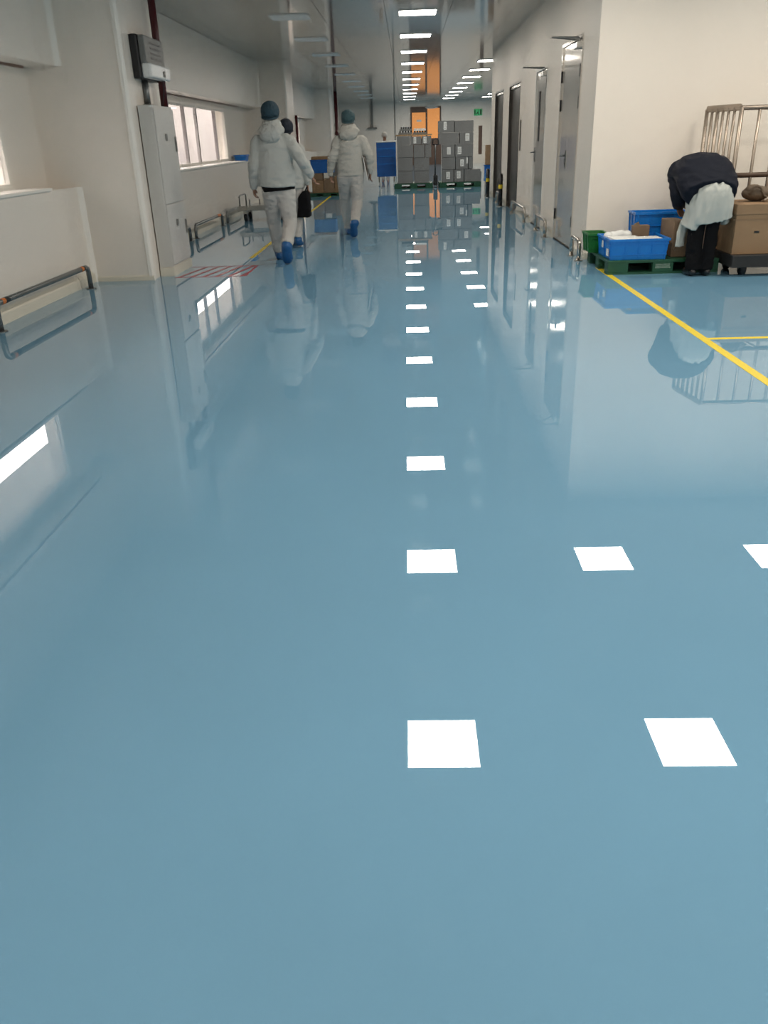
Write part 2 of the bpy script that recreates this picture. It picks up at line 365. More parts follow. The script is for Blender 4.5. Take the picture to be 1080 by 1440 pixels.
B(3.55, 4.75, YW-.04, YW, 0, 2.25).build('leaf', 'wall_r', w)
B(4.07, 4.27, YW-.05, YW-.038, .45, 1.9).build('vision_slit', 'darkframe', w)
s = thing('exit_sign', (4.02, YW-.03, 2.42), 'green running-man exit sign on the far wall', 'sign')
B(3.80, 4.24, YW-.06, YW, 2.42, 2.74).build('panel', 'exit', s, bevel=.02)
g = MB(); yy = YW-.066
g.prism([(3.98, 2.60), (4.05, 2.62), (4.04, 2.53), (4.09, 2.46), (4.05, 2.45), (4.0, 2.52), (3.93, 2.47), (3.90, 2.50), (3.97, 2.55)], 'Y', yy, yy+.008)
g.blob((4.05, yy+.004, 2.665), (.025, .004, .025), 10, 6); g.box(4.13, 4.21, yy, yy+.008, 2.45, 2.71); g.box(3.82, 3.88, yy, yy+.008, 2.47, 2.69)
g.build('pictogram', 'exitdark', s)
s = thing('wall_conduit', (-1.85, YW-.05, 2.0), 'grey vertical conduit with small box on far wall', 'conduit')
B(-1.92, -1.80, YW-.1, YW, 2.0, H).build('duct', 'grey', s); B(-2.1, -1.6, YW-.14, YW, 1.9, 2.0).build('junction_box', 'grey', s)
struct(B(-.62, -.56, YW-.02, YW, 0, H).build('trim_1', 'grey'), 'thin grey joint strip on the far wall', 'trim')
# ================================================================== CEILING LIGHTS
def lamp_proto(lit):
    r = thing('ceiling_light', (0, 0, H-.016), '', 'ceiling light')
    f = MB(); s, t = .31, .018
    f.box(-s, s, -s, -s+t, H-.016, H); f.box(-s, s, s-t, s, H-.016, H); f.box(-s, -s+t, -s+t, s-t, H-.016, H); f.box(s-t, s, -s+t, s-t, H-.016, H)
    f.build('frame', 'lampframe', r); d = B(-s+t, s-t, -s+t, s-t, H-.012, H-.003).build('diffuser', 'lampframe' if lit else 'unlit', r)
    if lit:                                  # only the underside gives light
        d.data.materials.append(M['lamp'])
        for p in d.data.polygons: p.material_index = 1 if p.normal.z < -.5 else 0
    return r
P_ON, P_OFF = lamp_proto(True), lamp_proto(False); used = set()
def put_lamp(c, k, lit, label, group):
    p = P_ON if lit else P_OFF; loc = Vector((LX+c*DX, LY+k*DY, H-.016))
    if lit not in used: used.add(lit); o = p; o.location = loc
    else: o = dup(p, loc)
    o['label'] = label; o['group'] = group
for i, k in enumerate(range(3, 14)): put_lamp(0, k, True, 'lit square ceiling panel, %s from the front in the middle row' % ORD[i], 'lit panels over the aisle')
for i, k in enumerate(range(-3, 3)): put_lamp(0, k, True, 'lit middle-row ceiling panel mirrored in the floor, %s from the rear wall' % ORD[i], 'lit panels over the aisle')
for i, k in enumerate(range(6, 14)): put_lamp(1, k, True, 'lit square ceiling panel, %s beyond the lift doors in the right row' % ORD[i], 'lit panels beyond the lift doors')
for i, k in enumerate(range(8, 14)): put_lamp(2, k, k > 10, ('lit' if k > 10 else 'unlit')+' ceiling panel, %s of the far right row over the dispatch area' % ORD[i], 'far right row panels')
for c, nm in ((1, 'second row'), (2, 'third row'), (3, 'fourth row')):
    for i, k in enumerate(range(-3, 2)): put_lamp(c, k, True, 'lit work-area ceiling panel, %s, %s from the rear wall' % (nm, ORD[i]), 'lit panels over the work area')
for i, k in enumerate(range(2, 13)): put_lamp(-1, k, False, 'unlit pale ceiling panel, %s in the dark left row' % ORD[i], 'unlit panels in the left row')
# ================================================================== FLOOR MARKINGS
def mark(name, m, col, label): return tag(m.build(name, col), label, 'floor marking')
mark('floor_line', B(XR-.015, XR+.05, YB+.5, 9.6, 0, .0015), 'yellow', 'long yellow floor line running under the green pallet')
mark('floor_line', B(XR+.05, XE-.5, 5.975, 6.03, 0, .0015), 'yellow', 'thin yellow cross line joining the long one at right')
mark('floor_line', B(-2.15, -2.09, 11.3, 30, 0, .0015), 'yellow', 'yellow floor line by the feet of the walking people')
m = MB(); z = .0015; x0, x1, y0, y1 = -2.75, -1.9, 9.72, 10.6
m.box(x0, x1, y0, y0+.03, 0, z); m.box(x0, x1, y1-.03, y1, 0, z); m.box(x1-.03, x1, y0+.03, y1-.03, 0, z)
for i in range(6):
    xa = x0+.02+i*.15; m.add([(xa, y0+.03, z), (xa+.045, y0+.03, z), (xa+.20, y1-.03, z), (xa+.155, y1-.03, z)] if xa+.2 < x1 else [(xa, y0+.03, z), (xa+.045, y0+.03, z), (x1-.03, y0+.5, z), (x1-.03, y0+.36, z)], [(0, 1, 2, 3)])
mark('hatched_zone', m, 'red', 'red hatched keep-clear marking in front of the electrical cabinet')
# ================================================================== LEFT SIDE FURNITURE
c = thing('electrical_cabinet', (-2.86, 10.29, 0), 'tall slim off-white electrical cabinet on the first pillar', 'cabinet')
B(XP+.013, -2.79, 9.87, 10.70, .10, 1.83).build('body', 'cabinet', c, bevel=.004)
B(XP+.013, -2.775, 9.86, 10.71, 0, .10).build('plinth', 'base', c)
for z0, z1, hz in ((.80, 1.80, 1.35), (.13, .78, .42)):
    d = B(-2.79, -2.772, 9.89, 10.68, z0, z1).build('door', 'cabinet', c, bevel=.003)
    B(-2.772, -2.765, 10.20, 10.28, hz+.12, hz+.19).build('plate', 'grey', d)
    B(-2.772, -2.755, 10.60, 10.63, hz, hz+.16).build('handle', 'grey', d)
    B(-2.772, -2.768, 10.19, 10.29, hz+.07, hz+.095).build('label_strip', 'lightgrey', d)
b = thing('wall_unit', (-2.85, 10.35, 2.1), 'grey and white wall-mounted unit above the electrical cabinet', 'wall unit')
B(XP, -2.87, 9.93, 10.72, 2.09, 2.52).build('back_case', 'black', b, bevel=.02)
B(-2.87, -2.80, 9.95, 10.70, 2.24, 2.51).build('upper_cover', 'grey', b, bevel=.012)
for i in range(4): B(-2.80, -2.796, 10.15, 10.55, 2.29+i*.05, 2.305+i*.05).build('louvre', 'black', b)
B(-2.87, -2.76, 9.96, 10.74, 2.10, 2.245).build('lower_housing', 'lightgrey', b, bevel=.02)
B(-2.762, -2.755, 10.42, 10.5, 2.13, 2.19).build('socket', 'black', b)
B(-2.80, -2.77, 10.735, 10.75, 2.11, 2.2).build('side_tag', 'yellow', b)
MB().tube([(-2.80, 10.5, 2.1), (-2.80, 10.52, 2.02), (-2.82, 10.54, 1.95), (-2.84, 10.55, 1.86), (-2.85, 10.55, 1.833)], .006, 6, sub=3).build('cable', 'black', b, smooth=True)
s = thing('conduit_pipe', (-2.93, 10.1, 1.83), 'short grey conduit between cabinet top and wall unit', 'conduit')
MB().cyl((-2.925, 10.22, 1.83), (-2.925, 10.22, 2.09), .033).build('tube', 'greytube', s, smooth=True)
B(-2.96, -2.88, 10.14, 10.3, 1.831, 1.85).build('flange', 'grey', s)
def riser(y, z0, label, r=.05, x=-2.9, joints=(), z1=H):
    p = thing('riser_pipe', (x, y, z0), label, 'pipe'); MB().cyl((x, y, z0), (x, y, z1), r, 16).build('tube', 'redpipe', p, smooth=True)
    for z in joints: MB().cyl((x, y, z), (x, y, z+.12), r*1.35, 16).build('coupling', 'redpipe', p, smooth=True)
    return p
riser(10.66, 1.832, 'dark red pipe rising from the electrical cabinet top to the ceiling', .042, -2.855)
riser(37.12, 0, 'dark red riser pipe beside the farthest left pillar', .07, -2.86, (1.3, 1.6))
riser(24.02, 0, 'thin brown-red pipe at the back edge of the middle pillar', .035, -2.93, (), 2.05)
def hoop(y0, y1, x, z, label, mt='tube', r=.026, bands=(), wall=None):
    g = thing('guard_rail', (x, (y0+y1)/2, 0), label, 'guard rail', 'low steel guard rails')
    c = .06; pts = [(x, y0, 0), (x, y0, z-c), (x, y0+c*.3, z-c*.3), (x, y0+c, z), (x, y1-c, z), (x, y1-c*.3, z-c*.3), (x, y1, z-c), (x, y1, 0)]
    MB().tube(pts, r, 12).build('rail_tube', mt, g, smooth=True)
    for y in (y0, y1): MB().cyl((x, y, 0), (x, y, .008), r*2.1, 16).build('floor_flange', mt, g)
    for a, b, cm in bands: MB().cyl((x, a, z), (x, b, z), r*1.06, 12).build('warning_band', cm, g)
    return g
hoop(6.9, 9.1, -3.52, .235, 'grey low guard rail with striped bands at the left edge', 'greytube', .026, ((7.0, 7.06, 'orange'), (7.06, 7.14, 'black'), (8.88, 8.94, 'orange'), (8.94, 8.98, 'black')))
hoop(11.6, 13.62, -3.5, .215, 'low guard rail directly behind the electrical cabinet', 'greytube')
hoop(14.0, 16.12, -3.5, .21, 'low guard rail under the sliding window, between cabinet and trolley', 'greytube', .026, ((15.7, 15.95, 'orange'),))
hoop(16.6, 18.7, -3.5, .21, 'low guard rail behind the flat steel trolley', 'greytube')
hoop(10.2, 10.66, 2.06, .235, 'low polished guard rail at the wall corner beside the green crate')
hoop(12.76, 13.7, 2.05, .24, 'low polished guard rail between the two steel doors')
hoop(15.1, 16.9, 2.05, .23, 'low polished guard rail between slit door and nearer lift')
hoop(18.95, 19.85, 2.05, .23, 'low polished guard rail between the two lift doors')
hoop(22.0, 22.45, 2.05, .23, 'low polished guard rail past the farther lift door')
def bollard(x, y, label):
    g = thing('bollard', (x, y, 0), label, 'bollard', 'bollards by the lifts')
    MB().cyl((x, y, .01), (x, y, .64), .045, 16).build('post', 'black', g, smooth=True)
    MB().cyl((x, y, 0), (x, y, .012), .08, 16).build('base_plate', 'steel', g)
    MB().cyl((x, y, .36), (x, y, .44), .047, 16).build('yellow_band', 'yellow', g); MB().cyl((x, y, .64), (x, y, .66), .045, 16, .02).build('cap', 'black', g)
bollard(2.02, 18.75, 'dark bollard beside the nearer lift door'); bollard(2.02, 21.75, 'dark bollard beside the farther lift door')
# flat trolley under the sliding window
t = thing('flat_trolley', (-2.95, 17.3, 0), 'low grey steel flat trolley parked below the window', 'trolley')
B(-3.36, -2.35, 16.9, 17.7, .20, .29).build('platform', 'steel', t, bevel=.006)
for x in (-3.22, -2.5):
    for y in (17.05, 17.55):
        cst = MB().cyl((x-.03, y, .07), (x+.03, y, .07), .07, 16).build('wheel', 'black', t, smooth=True); B(x-.04, x+.04, y-.03, y+.03, .12, .20).build('wheel_fork', 'steel', cst)
MB().tube([(-3.30, 16.95, .29), (-3.30, 16.95, .46), (-3.30, 17.1, .48), (-3.30, 17.55, .48), (-3.30, 17.65, .46), (-3.30, 17.65, .29)], .014, 8).build('end_handle', 'greytube', t, smooth=True)
MB().tube([(-2.7, 17.3, .29), (-2.62, 17.28, .33), (-2.40, 17.2, .45)], .014, 8).build('drawbar', 'greytube', t, smooth=True)
for x in (-3.12, -2.92): MB().cyl((x, 17.05, .29), (x, 17.05, .40), .012, 8).build('peg', 'greytube', t)
# ------------------------------------------------------------------ crates, cartons, pallets
def crate(x0, x1, y0, y1, z0, z1, mt, label, group=None, taper=.02, nrib=5, parts=True):
    c = thing('plastic_crate', ((x0+x1)/2, (y0+y1)/2, z0), label, 'crate', group); t = .008; tp = taper
    def sh(i): return (x0+tp+i, x1-tp-i, y0+tp+i, y1-tp-i), (x0+i, x1-i, y0+i, y1-i)
    o, p = sh(.012), sh(.012+t)
    def ring(b, z): return [(b[0], b[2], z), (b[1], b[2], z), (b[1], b[3], z), (b[0], b[3], z)]
    zi = z0+.012; vs = ring(o[0], z0)+ring(o[1], z1)+ring(p[1], z1)+ring(p[0], zi)
    fs = [(3, 2, 1, 0), (12, 13, 14, 15)]
    for l in range(3):
        for i in range(4): j = (i+1) % 4; fs.append((l*4+i, l*4+j, (l+1)*4+j, (l+1)*4+i))
    MB().add(vs, fs).build('shell', mt, c)
    r = MB(); h = .022
    r.box(x0, x1, y0, y0+.014, z1-h, z1+.002); r.box(x0, x1, y1-.014, y1, z1-h, z1+.002); r.box(x0, x0+.014, y0+.014, y1-.014, z1-h, z1+.002); r.box(x1-.014, x1, y0+.014, y1-.014, z1-h, z1+.002)
    r.build('rim', mt, c)
    if parts:
        zm = z0+(z1-z0)*.55
        def fr(z): return tp*(1-(z-z0)/(z1-z0))
        for i in range(nrib):
            x = x0+.04+(x1-x0-.08)*i/(nrib-1)
            MB().add([(x-.006, y0+fr(z0)+.004, z0), (x+.006, y0+fr(z0)+.004, z0), (x+.006, y0+fr(z0)+.014, z0), (x-.006, y0+fr(z0)+.014, z0), (x-.006, y0+.004, z1-h), (x+.006, y0+.004, z1-h), (x+.006, y0+.014, z1-h), (x-.006, y0+.014, z1-h)], [(3, 2, 1, 0), (4, 5, 6, 7), (0, 1, 5, 4), (1, 2, 6, 5), (2, 3, 7, 6), (3, 0, 4, 7)]).build('rib', mt, c)
        for zz in (zm-.07, zm+.04):
            if z0+.03 < zz < z1-.04: B(x0+fr(zz)+.008, x1-fr(zz)-.008, y0+fr(zz)+.003, y0+fr(zz)+.014, zz, zz+.01).build('rib', mt, c)
        for i in range(3):
            y = y0+.04+(y1-y0-.08)*i/2
            MB().add([(x0+fr(z0)+.004, y-.006, z0), (x0+fr(z0)+.014, y-.006, z0), (x0+fr(z0)+.014, y+.006, z0), (x0+fr(z0)+.004, y+.006, z0), (x0+.004, y-.006, z1-h), (x0+.014, y-.006, z1-h), (x0+.014, y+.006, z1-h), (x0+.004, y+.006, z1-h)], [(3, 2, 1, 0), (4, 5, 6, 7), (0, 1, 5, 4), (1, 2, 6, 5), (2, 3, 7, 6), (3, 0, 4, 7)]).build('rib', mt, c)
    return c
def carton(x0, x1, y0, y1, z0, z1, mt, label, group=None, paper=None, tape=True, rz=0):
    c = thing('carton', ((x0+x1)/2, (y0+y1)/2, z0), label, 'carton', group)
    b = MB().box(x0, x1, y0, y1, z0, z1, rz).build('box', mt, c, bevel=.006)
    if tape: MB().box(x0+.002, x1-.002, (y0+y1)/2-.03, (y0+y1)/2+.03, z1, z1+.0015, rz, ((x0+x1)/2, (y0+y1)/2, 0)).build('tape', 'tape', c)
    if tape: MB().box(x0-.001, x1+.001, (y0+y1)/2-.002, (y0+y1)/2+.002, z1-.001, z1+.002, rz, ((x0+x1)/2, (y0+y1)/2, 0)).build('flap_seam', 'dark', c)
    if paper:
        for (px, pz, w, h) in ([paper] if not isinstance(paper, list) else paper):
            s = B(px-w/2, px+w/2, y0-.003, y0+.001, pz-h/2, pz+h/2).build('paper_label', 'white', c)
            for q in range(3): B(px-w*.35, px+w*.3, y0-.0045, y0-.0028, pz-h*.3+q*h*.25, pz-h*.25+q*h*.25).build('print_line', 'grey', s)
    return c
def pallet(x0, x1, y0, y1, label, h=.145, mark_=False, group='green plastic pallets'):
    p = thing('pallet', ((x0+x1)/2, (y0+y1)/2, 0), label, 'pallet', group); n = 7; w = (y1-y0)/n
    for i in range(n): B(x0, x1, y0+i*w+.008*(i > 0), y0+(i+1)*w, h-.028, h).build('deck_board', 'pallet', p, bevel=.004)
    bx, by = .22, .15
    for fx in (x0, (x0+x1)/2-bx/2, x1-bx):
        for fy in (y0, (y0+y1)/2-by/2, y1-by): B(fx, fx+bx, fy, fy+by, .022, h-.028).build('block', 'pallet', p, bevel=.004)
    for fy in (y0, (y0+y1)/2-by/2, y1-by): B(x0, x1, fy, fy+by, 0, .022).build('runner', 'pallet', p)
    if mark_:
        for r_, z in enumerate((.092, .074, .058)):
            x = (x0+x1)/2-bx/2+.03
            mk = MB()
            while x < (x0+x1)/2+bx/2-.04:
                wd = random.choice((.008, .012, .016)); mk.box(x, x+wd, y0-.001, y0+.001, z, z+.011); x += wd+.004
            mk.build('stamped_print', 'palletmark', p)
    return p
# ---- right: pallet with crates
pallet(2.15, 3.33, 9.06, 10.12, 'green plastic pallet under the blue crates by the wall', mark_=True)
PZ = .147
c = crate(2.155, 2.80, 9.075, 9.70, PZ, .36, 'blue', 'low bright blue crate at the front corner of the pallet')
for (y, z, w) in ((9.2, .22, .08), (9.45, .28, .05)): B(2.162, 2.172, y-w/2, y+w/2, z-.035, z+.035).build('side_label', 'white', c)
tag(B(2.21, 2.52, 9.11, 9.44, .352, .359, rz=.06).build('paper_sheet', 'white'), 'white paper sheet lying in the low blue crate', 'paper')
st = thing('paper_bundle', (2.47, 9.3, .16), 'stack of pale papers filling the low blue crate', 'papers')
for i in range(10): B(2.2, 2.75, 9.13, 9.44, .161+i*.019, .178+i*.019, rz=random.uniform(-.02, .02)).build('paper_pile', 'white' if i % 2 else 'base', st)
bg = MB()
for i in range(8): bg.blob((2.24+.03*i, 9.56+random.uniform(-.03, .03), .33+random.uniform(-.01, .035)), (.055, .06, .05), 10, 7)
tag(bg.build('wrapped_goods', 'white', smooth=True), 'pale wrapped goods heaped at the back of the low blue crate', 'goods')
crate(2.06, 2.30, 9.74, 10.1, PZ, .355, 'green', 'small green crate at the back corner of the pallet', nrib=3)
crate(2.58, 3.20, 9.76, 10.1, PZ, .565, 'blue', 'tall blue crate against the cream wall', nrib=5)
ct = carton(2.52, 2.70, 9.56, 9.66, .25, .45, 'carton2', 'small torn carton standing up in the low blue crate', tape=False)
MB().prism([(2.52, .45), (2.60, .44), (2.57, .49), (2.53, .47)], 'Y', 9.565, 9.57).build('torn_flap', 'carton2', ct)
carton(2.86, 3.02, 9.22, 9.70, PZ, .51, 'carton2', 'upright dull carton left of the stooping person')
carton(3.04, 3.28, 9.3, 9.62, PZ, .44, 'carton2', 'short dull carton hidden behind the stooping person')
# ---- right: cage trolley with big carton
t = thing('cage_trolley', (4.3, 9.35, 0), 'steel cage trolley with barred sides standing at the wall', 'trolley')
def bar(a, b, r=.018): return MB().cyl(a, b, r, 8)
gx0, gx1, gy = 3.50, 5.0, 9.47
for x in (gx0, gx1): bar((x, gy, .16), (x, gy, 1.60), .024).build('upright', 'brownsteel', t, smooth=True)
for z, r in ((1.59, .024), (.94, .026), (.2, .02)): bar((gx0, gy, z), (gx1, gy, z), r).build('cross_rail', 'brownrail' if z < 1 else 'brownsteel', t, smooth=True)
for i in range(1, 8): x = gx0+(gx1-gx0)*i/8; bar((x, gy, .2), (x, gy, 1.59), .017).build('bar', 'brownsteel', t, smooth=True)
ax, ay, bx_, by_ = 3.38, 10.18, 3.50, 9.50
for z in (1.60, .94, .2): MB().tube([(ax, ay, z), (bx_, by_, z)], (.012, .034) if z > 1.5 else .018, 8, side=(1, 0, 0)).build('gate_rail', 'brownsteel', t)
for i in range(6):
    f_ = i/6; x, y = ax+(bx_-ax)*f_, ay+(by_-ay)*f_; bar((x, y, .16), (x, y, 1.6), .021 if i in (0, 2) else .016).build('gate_bar', 'brownsteel', t, smooth=True)
B(3.34, 5.0, 8.72, 9.46, .09, .21).build('deck', 'dark', t, bevel=.005)
for x in (3.5, 4.85):
    for y in (8.85, 9.3): MB().cyl((x-.025, y, .065), (x+.025, y, .065), .065, 16).build('wheel', 'black', t, smooth=True)
    for y in (8.85, 9.3): B(x-.035, x+.035, y-.03, y+.03, .12, .15).build('wheel_fork', 'dark', t)
bc = carton(3.35, 4.6, 8.80, 9.40, .212, .70, 'carton', 'large brown carton lying on the cage trolley', tape=False)
B(3.32, 4.6, 8.797, 8.80, .55, .556).build('flap_edge', 'carton2', bc); B(3.55, 3.60, 8.796, 8.80, .42, .44).build('hand_hole', 'dark', bc); B(3.34, 4.61, 8.79, 9.41, .60, .702).build('lid', 'carton', bc, bevel=.006)
g = thing('shoulder_bag', (3.66, 9.1, .704), 'brown slouching bag on top of the large carton', 'bag')
MB().blob((3.64, 9.12, .779), (.15, .12, .075), 16, 10).blob((3.60, 9.1, .81), (.09, .09, .06), 12, 8).build('bag_body', 'brownbag', g, smooth=True, origin=(3.64, 9.12, .704))
MB().tube([(3.53, 9.02, .78), (3.56, 9.0, .85), (3.63, 9.0, .84), (3.68, 9.0, .76), (3.80, 8.98, .715)], .012, 8, sub=3).build('strap', 'brownbag', g, smooth=True)
MB().tube([(3.66, 8.95, .716), (3.74, 8.97, .76), (3.82, 9.0, .80)], .016, 8, sub=3).build('handle', 'brownsteel', g, smooth=True)
# ---- far pallets with grey cartons
YS = 26.5
pallet(-.37, .80, YS-.02, YS+1.15, 'far green pallet under the left grey carton stack'); pallet(1.0, 2.26, YS-.02, YS+1.15, 'far green pallet under the right grey carton stack')
rows = [(-.27, .20, .15, .495), (.24, .69, .15, .49), (-.27, .20, .50, .87), (.23, .70, .495, .855), (-.27, .22, .875, 1.215), (.23, .56, .86, 1.21), (.57, .76, .86, 1.21), (-.27, .13, 1.22, 1.46), (.14, .46, 1.22, 1.45), (.47, .76, 1.22, 1.45)]
nm = ['bottom left', 'bottom right', 'second-layer left', 'second-layer right', 'third-layer left', 'third-layer middle', 'third-layer right', 'top left', 'top middle', 'top right']
for i, (a, b, z0, z1) in enumerate(rows):
    pp = {8: (.27, 1.34, .08, .17), 9: (.57, 1.34, .09, .17)}.get(i)
    carton(a+.004, b-.004, YS, YS+.55, z0, z1-.003, 'carton_grey', '%s grey carton of the left far stack' % nm[i], 'grey cartons on far pallets', pp, tape=False)
rows = [(1.08, 1.43, .15, .50), (1.44, 1.74, .15, .50), (1.75, 2.24, .15, .495), (1.08, 1.48, .505, .84), (1.49, 1.86, .505, .84), (1.87, 2.01, .505, .84), (1.08, 1.46, .845, 1.20), (1.47, 2.01, .845, 1.20), (.97, 1.57, 1.205, 1.515), (1.60, 2.01, 1.205, 1.515), (.97, 1.44, 1.52, 1.84), (1.45, 2.01, 1.52, 1.83)]
nm = ['bottom left', 'bottom middle', 'bottom right', 'second-layer left', 'second-layer middle', 'second-layer right', 'third-layer left', 'third-layer right', 'fourth-layer left', 'fourth-layer right', 'top left', 'top right']
pps = {0: (1.26, .34, .11, .2), 1: (1.58, .35, .11, .2), 4: [(1.68, .68, .11, .19), (1.83, .74, .05, .16)], 6: (1.28, 1.02, .11, .2), 7: (1.6, 1.02, .11, .2), 9: (1.83, 1.38, .12, .2), 10: (1.17, 1.70, .09, .22)}
for i, (a, b, z0, z1) in enumerate(rows):
    carton(a+.004, b-.004, YS, YS+.55, z0, z1-.003, 'carton_grey', '%s grey carton of the right far stack' % nm[i], 'grey cartons on far pallets', pps.get(i), tape=False)
tag(B(-.3, .78, YS+.02, YS+.6, 1.462, 1.50).build('wooden_board', 'wood'), 'raw wooden board on top of the left grey stack', 'board')
for k, (a, b, z0, z1) in enumerate([(-.22, .20, 1.502, 1.60), (.22, .62, 1.502, 1.59), (-.18, .18, 1.603, 1.70), (.24, .60, 1.593, 1.66)]):
    tr = thing('part_tray', ((a+b)/2, YS+.3, z0), '%s dark tray on the wooden board' % ['lower left', 'lower right', 'upper left', 'upper right'][k], 'tray', 'dark trays on the wooden board')
    B(a, b, YS+.08, YS+.5, z0, z0+(z1-z0)*.55).build('tray_base', 'grey' if k < 3 else 'lightgrey', tr)
    for q in range(5): x = a+.03+(b-a-.09)*q/4; B(x, x+.045, YS+.1, YS+.48, z0+(z1-z0)*.55, z1).build('insert', 'black' if k != 3 else 'white', tr)
j = thing('pallet_jack', (.87, YS+.3, 0), 'dark hand pallet truck between the two grey stacks', 'pallet truck')
MB().tube([(.88, YS+.5, .2), (.88, YS+.2, .5), (.88, YS-.05, 1.2)], .022, 8).build('handle', 'greytube', j, smooth=True)
MB().tube([(.80, YS-.05, 1.2), (.80, YS-.06, 1.33), (.88, YS-.07, 1.37), (.96, YS-.06, 1.33), (.96, YS-.05, 1.2), (.80, YS-.05, 1.2)], .015, 8).build('grip_loop', 'black', j, smooth=True)
B(.83, .95, YS+.2, YS+.65, .07, .35).build('pump_body', 'black', j, bevel=.01); MB().cyl((.84, YS+.3, .07), (.93, YS+.3, .07), .07, 16).build('wheel', 'lightgrey', j, smooth=True)
# ---- blue bin trolley, far left
t = thing('blue_bin_trolley', (-.62, 28.3, 0), 'tall blue bin on castors left of the grey stacks', 'bin')
B(-.94, -.33, 28, 28.7, .3, 1.32).build('bin_body', 'bluedeep', t, bevel=.02)
for i in range(3): B(-.93, -.34, 27.985, 28.002, .66+i*.22, .69+i*.22).build('rib', 'blue', t)
B(-.96, -.31, 27.98, 28.72, 1.30, 1.345).build('lid', 'lightgrey', t, bevel=.01)
for x in (-.88, -.40):
    for y in (28.08, 28.6): MB().cyl((x, y, .12), (x, y, .30), .02, 8).build('leg', 'steel', t); MB().cyl((x-.02, y, .07), (x+.02, y, .07), .07, 14).build('wheel', 'lightgrey', t, smooth=True)
# ---- far left pallet: brown cartons and blue crate
pallet(-2.72, -1.72, 24.0, 25.0, 'green pallet with brown cartons beside the walking people', .09)
for k, (a, b, z0, z1, mt) in enumerate([(-2.62, -2.3, .092, .42, 'carton'), (-2.29, -2.0, .092, .45, 'carton2'), (-1.99, -1.72, .092, .50, 'carton'), (-2.62, -2.32, .425, .60, 'carton2'), (-2.60, -2.0, .94, 1.02, 'carton')]):
    carton(a, b, 24.05, 24.5, z0, z1, mt, ['leftmost low brown carton beside the walking people', 'middle low brown carton beside the walking people', 'rightmost low brown carton beside the walking people', 'small carton under the blue crate beside the walkers', 'flat brown carton on top of the blue crate'][k], 'brown cartons on the left pallet', tape=False)
crate(-2.64, -1.98, 24.02, 24.55, .605, .938, 'bluedeep', 'deep blue crate on brown cartons between the walkers', parts=False)
tag(B(-2.2, -1.75, 25.1, 25.6, 0, .98).build('machine_cabinet', 'grey', bevel=.02), 'grey machine cabinet behind the brown cartons', 'cabinet')
crate(XREV+.0, XL, 20.1, 20.6, 1.032, 1.17, 'blue', 'small blue crate on the ledge beyond the sliding window', parts=False)
# ---- far right: crates and a carton past the end of the right wall
crate(3.2, 3.8, 36.0, 36.5, 0, .3, 'bluedeep', 'blue crate on the floor before the far door', parts=False)
carton(3.25, 3.75, 36.05, 36.45, .31, 1.05, 'carton', 'tall brown carton standing in the far blue crate', tape=False)

# ================================================================== PEOPLE
def remesh(mb, vox, smooth_it=4, fold=0., fscale=(9, 9, 5), seed=0):
    me = bpy.data.meshes.new('tmp'); me.from_pydata(mb.v, [], mb.f)
    bm = bmesh.new(); bm.from_mesh(me); bmesh.ops.recalc_face_normals(bm, faces=bm.faces); bm.to_mesh(me); bm.free()
    o = bpy.data.objects.new('tmp', me); COL.objects.link(o)
    r = o.modifiers.new('r', 'REMESH'); r.mode = 'VOXEL'; r.voxel_size = vox
    if smooth_it: q = o.modifiers.new('s', 'SMOOTH'); q.factor = .5; q.iterations = smooth_it
    dg = bpy.context.evaluated_depsgraph_get(); out = bpy.data.meshes.new_from_object(o.evaluated_get(dg))
    bpy.data.objects.remove(o); bpy.data.meshes.remove(me)
    if fold:
        off = Vector((seed*3.1, seed*1.7, seed*.9)); vs = [v.co.copy() for v in out.vertices]; ns = [v.normal.copy() for v in out.vertices]
        for v, c, n in zip(out.vertices, vs, ns):
            p = Vector((c.x*fscale[0], c.y*fscale[1], c.z*fscale[2])) + off
            a = 1-abs(noise.noise(p))*2; b = noise.noise(p*2.3)
            v.co = c + n*fold*(a*.8 + b*.5 - .4)
    return out
def sculpt(mb, name, mt, parent, vox, smooth_it=4, fold=0., fscale=(9, 9, 5), seed=0):
    me = remesh(mb, vox, smooth_it, fold, fscale, seed)
    xs = [v.co for v in me.vertices]
    o3 = Vector((sum(p.x for p in xs)/len(xs), sum(p.y for p in xs)/len(xs), min(p.z for p in xs)))
    for v in me.vertices: v.co -= o3
    return link(name, me, mt, parent, o3, smooth=True)
def V(*a): return Vector(a)
def hand(mb, wrist, d, out, curl=.5, L=.185):
    """palm + four bent fingers + thumb; d = direction of the hand, out = side of the thumb"""
    d = Vector(d).normalized(); out = Vector(out); out = (out-d*out.dot(d)).normalized(); nrm = d.cross(out)
    wrist = Vector(wrist); k = L/.185
    mb.tube([wrist-d*.03, wrist+d*.02, wrist+d*.06*k, wrist+d*.095*k], [(.026, .021), (.031, .018), (.040, .016), (.039, .013)], 12, side=out, sub=2, round_ends=True)
    for i, (off, ln) in enumerate(((.030, .072), (.010, .080), (-.010, .075), (-.029, .058))):
        base = wrist+d*.088*k+out*off*k; pts = [base-d*.02]; ang = 0; p = base; pts.append(p)
        for j, fr in enumerate((.45, .32, .23)):
            ang += curl*(.7 if j == 0 else .9); dd = d*math.cos(ang)+nrm*math.sin(ang)+out*off*.6; p = p+dd.normalized()*ln*fr*k; pts.append(p)
        mb.tube(pts, [.0095, .0092, .0085, .0078, .0068], 8, round_ends=True)
    b = wrist+d*.03*k+out*.028*k
    mb.tube([b-out*.01, b+out*.018+d*.02, b+out*.028+d*.045+nrm*.012, b+out*.026+d*.068+nrm*.022], [.013, .012, .0105, .0085], 8, round_ends=True)
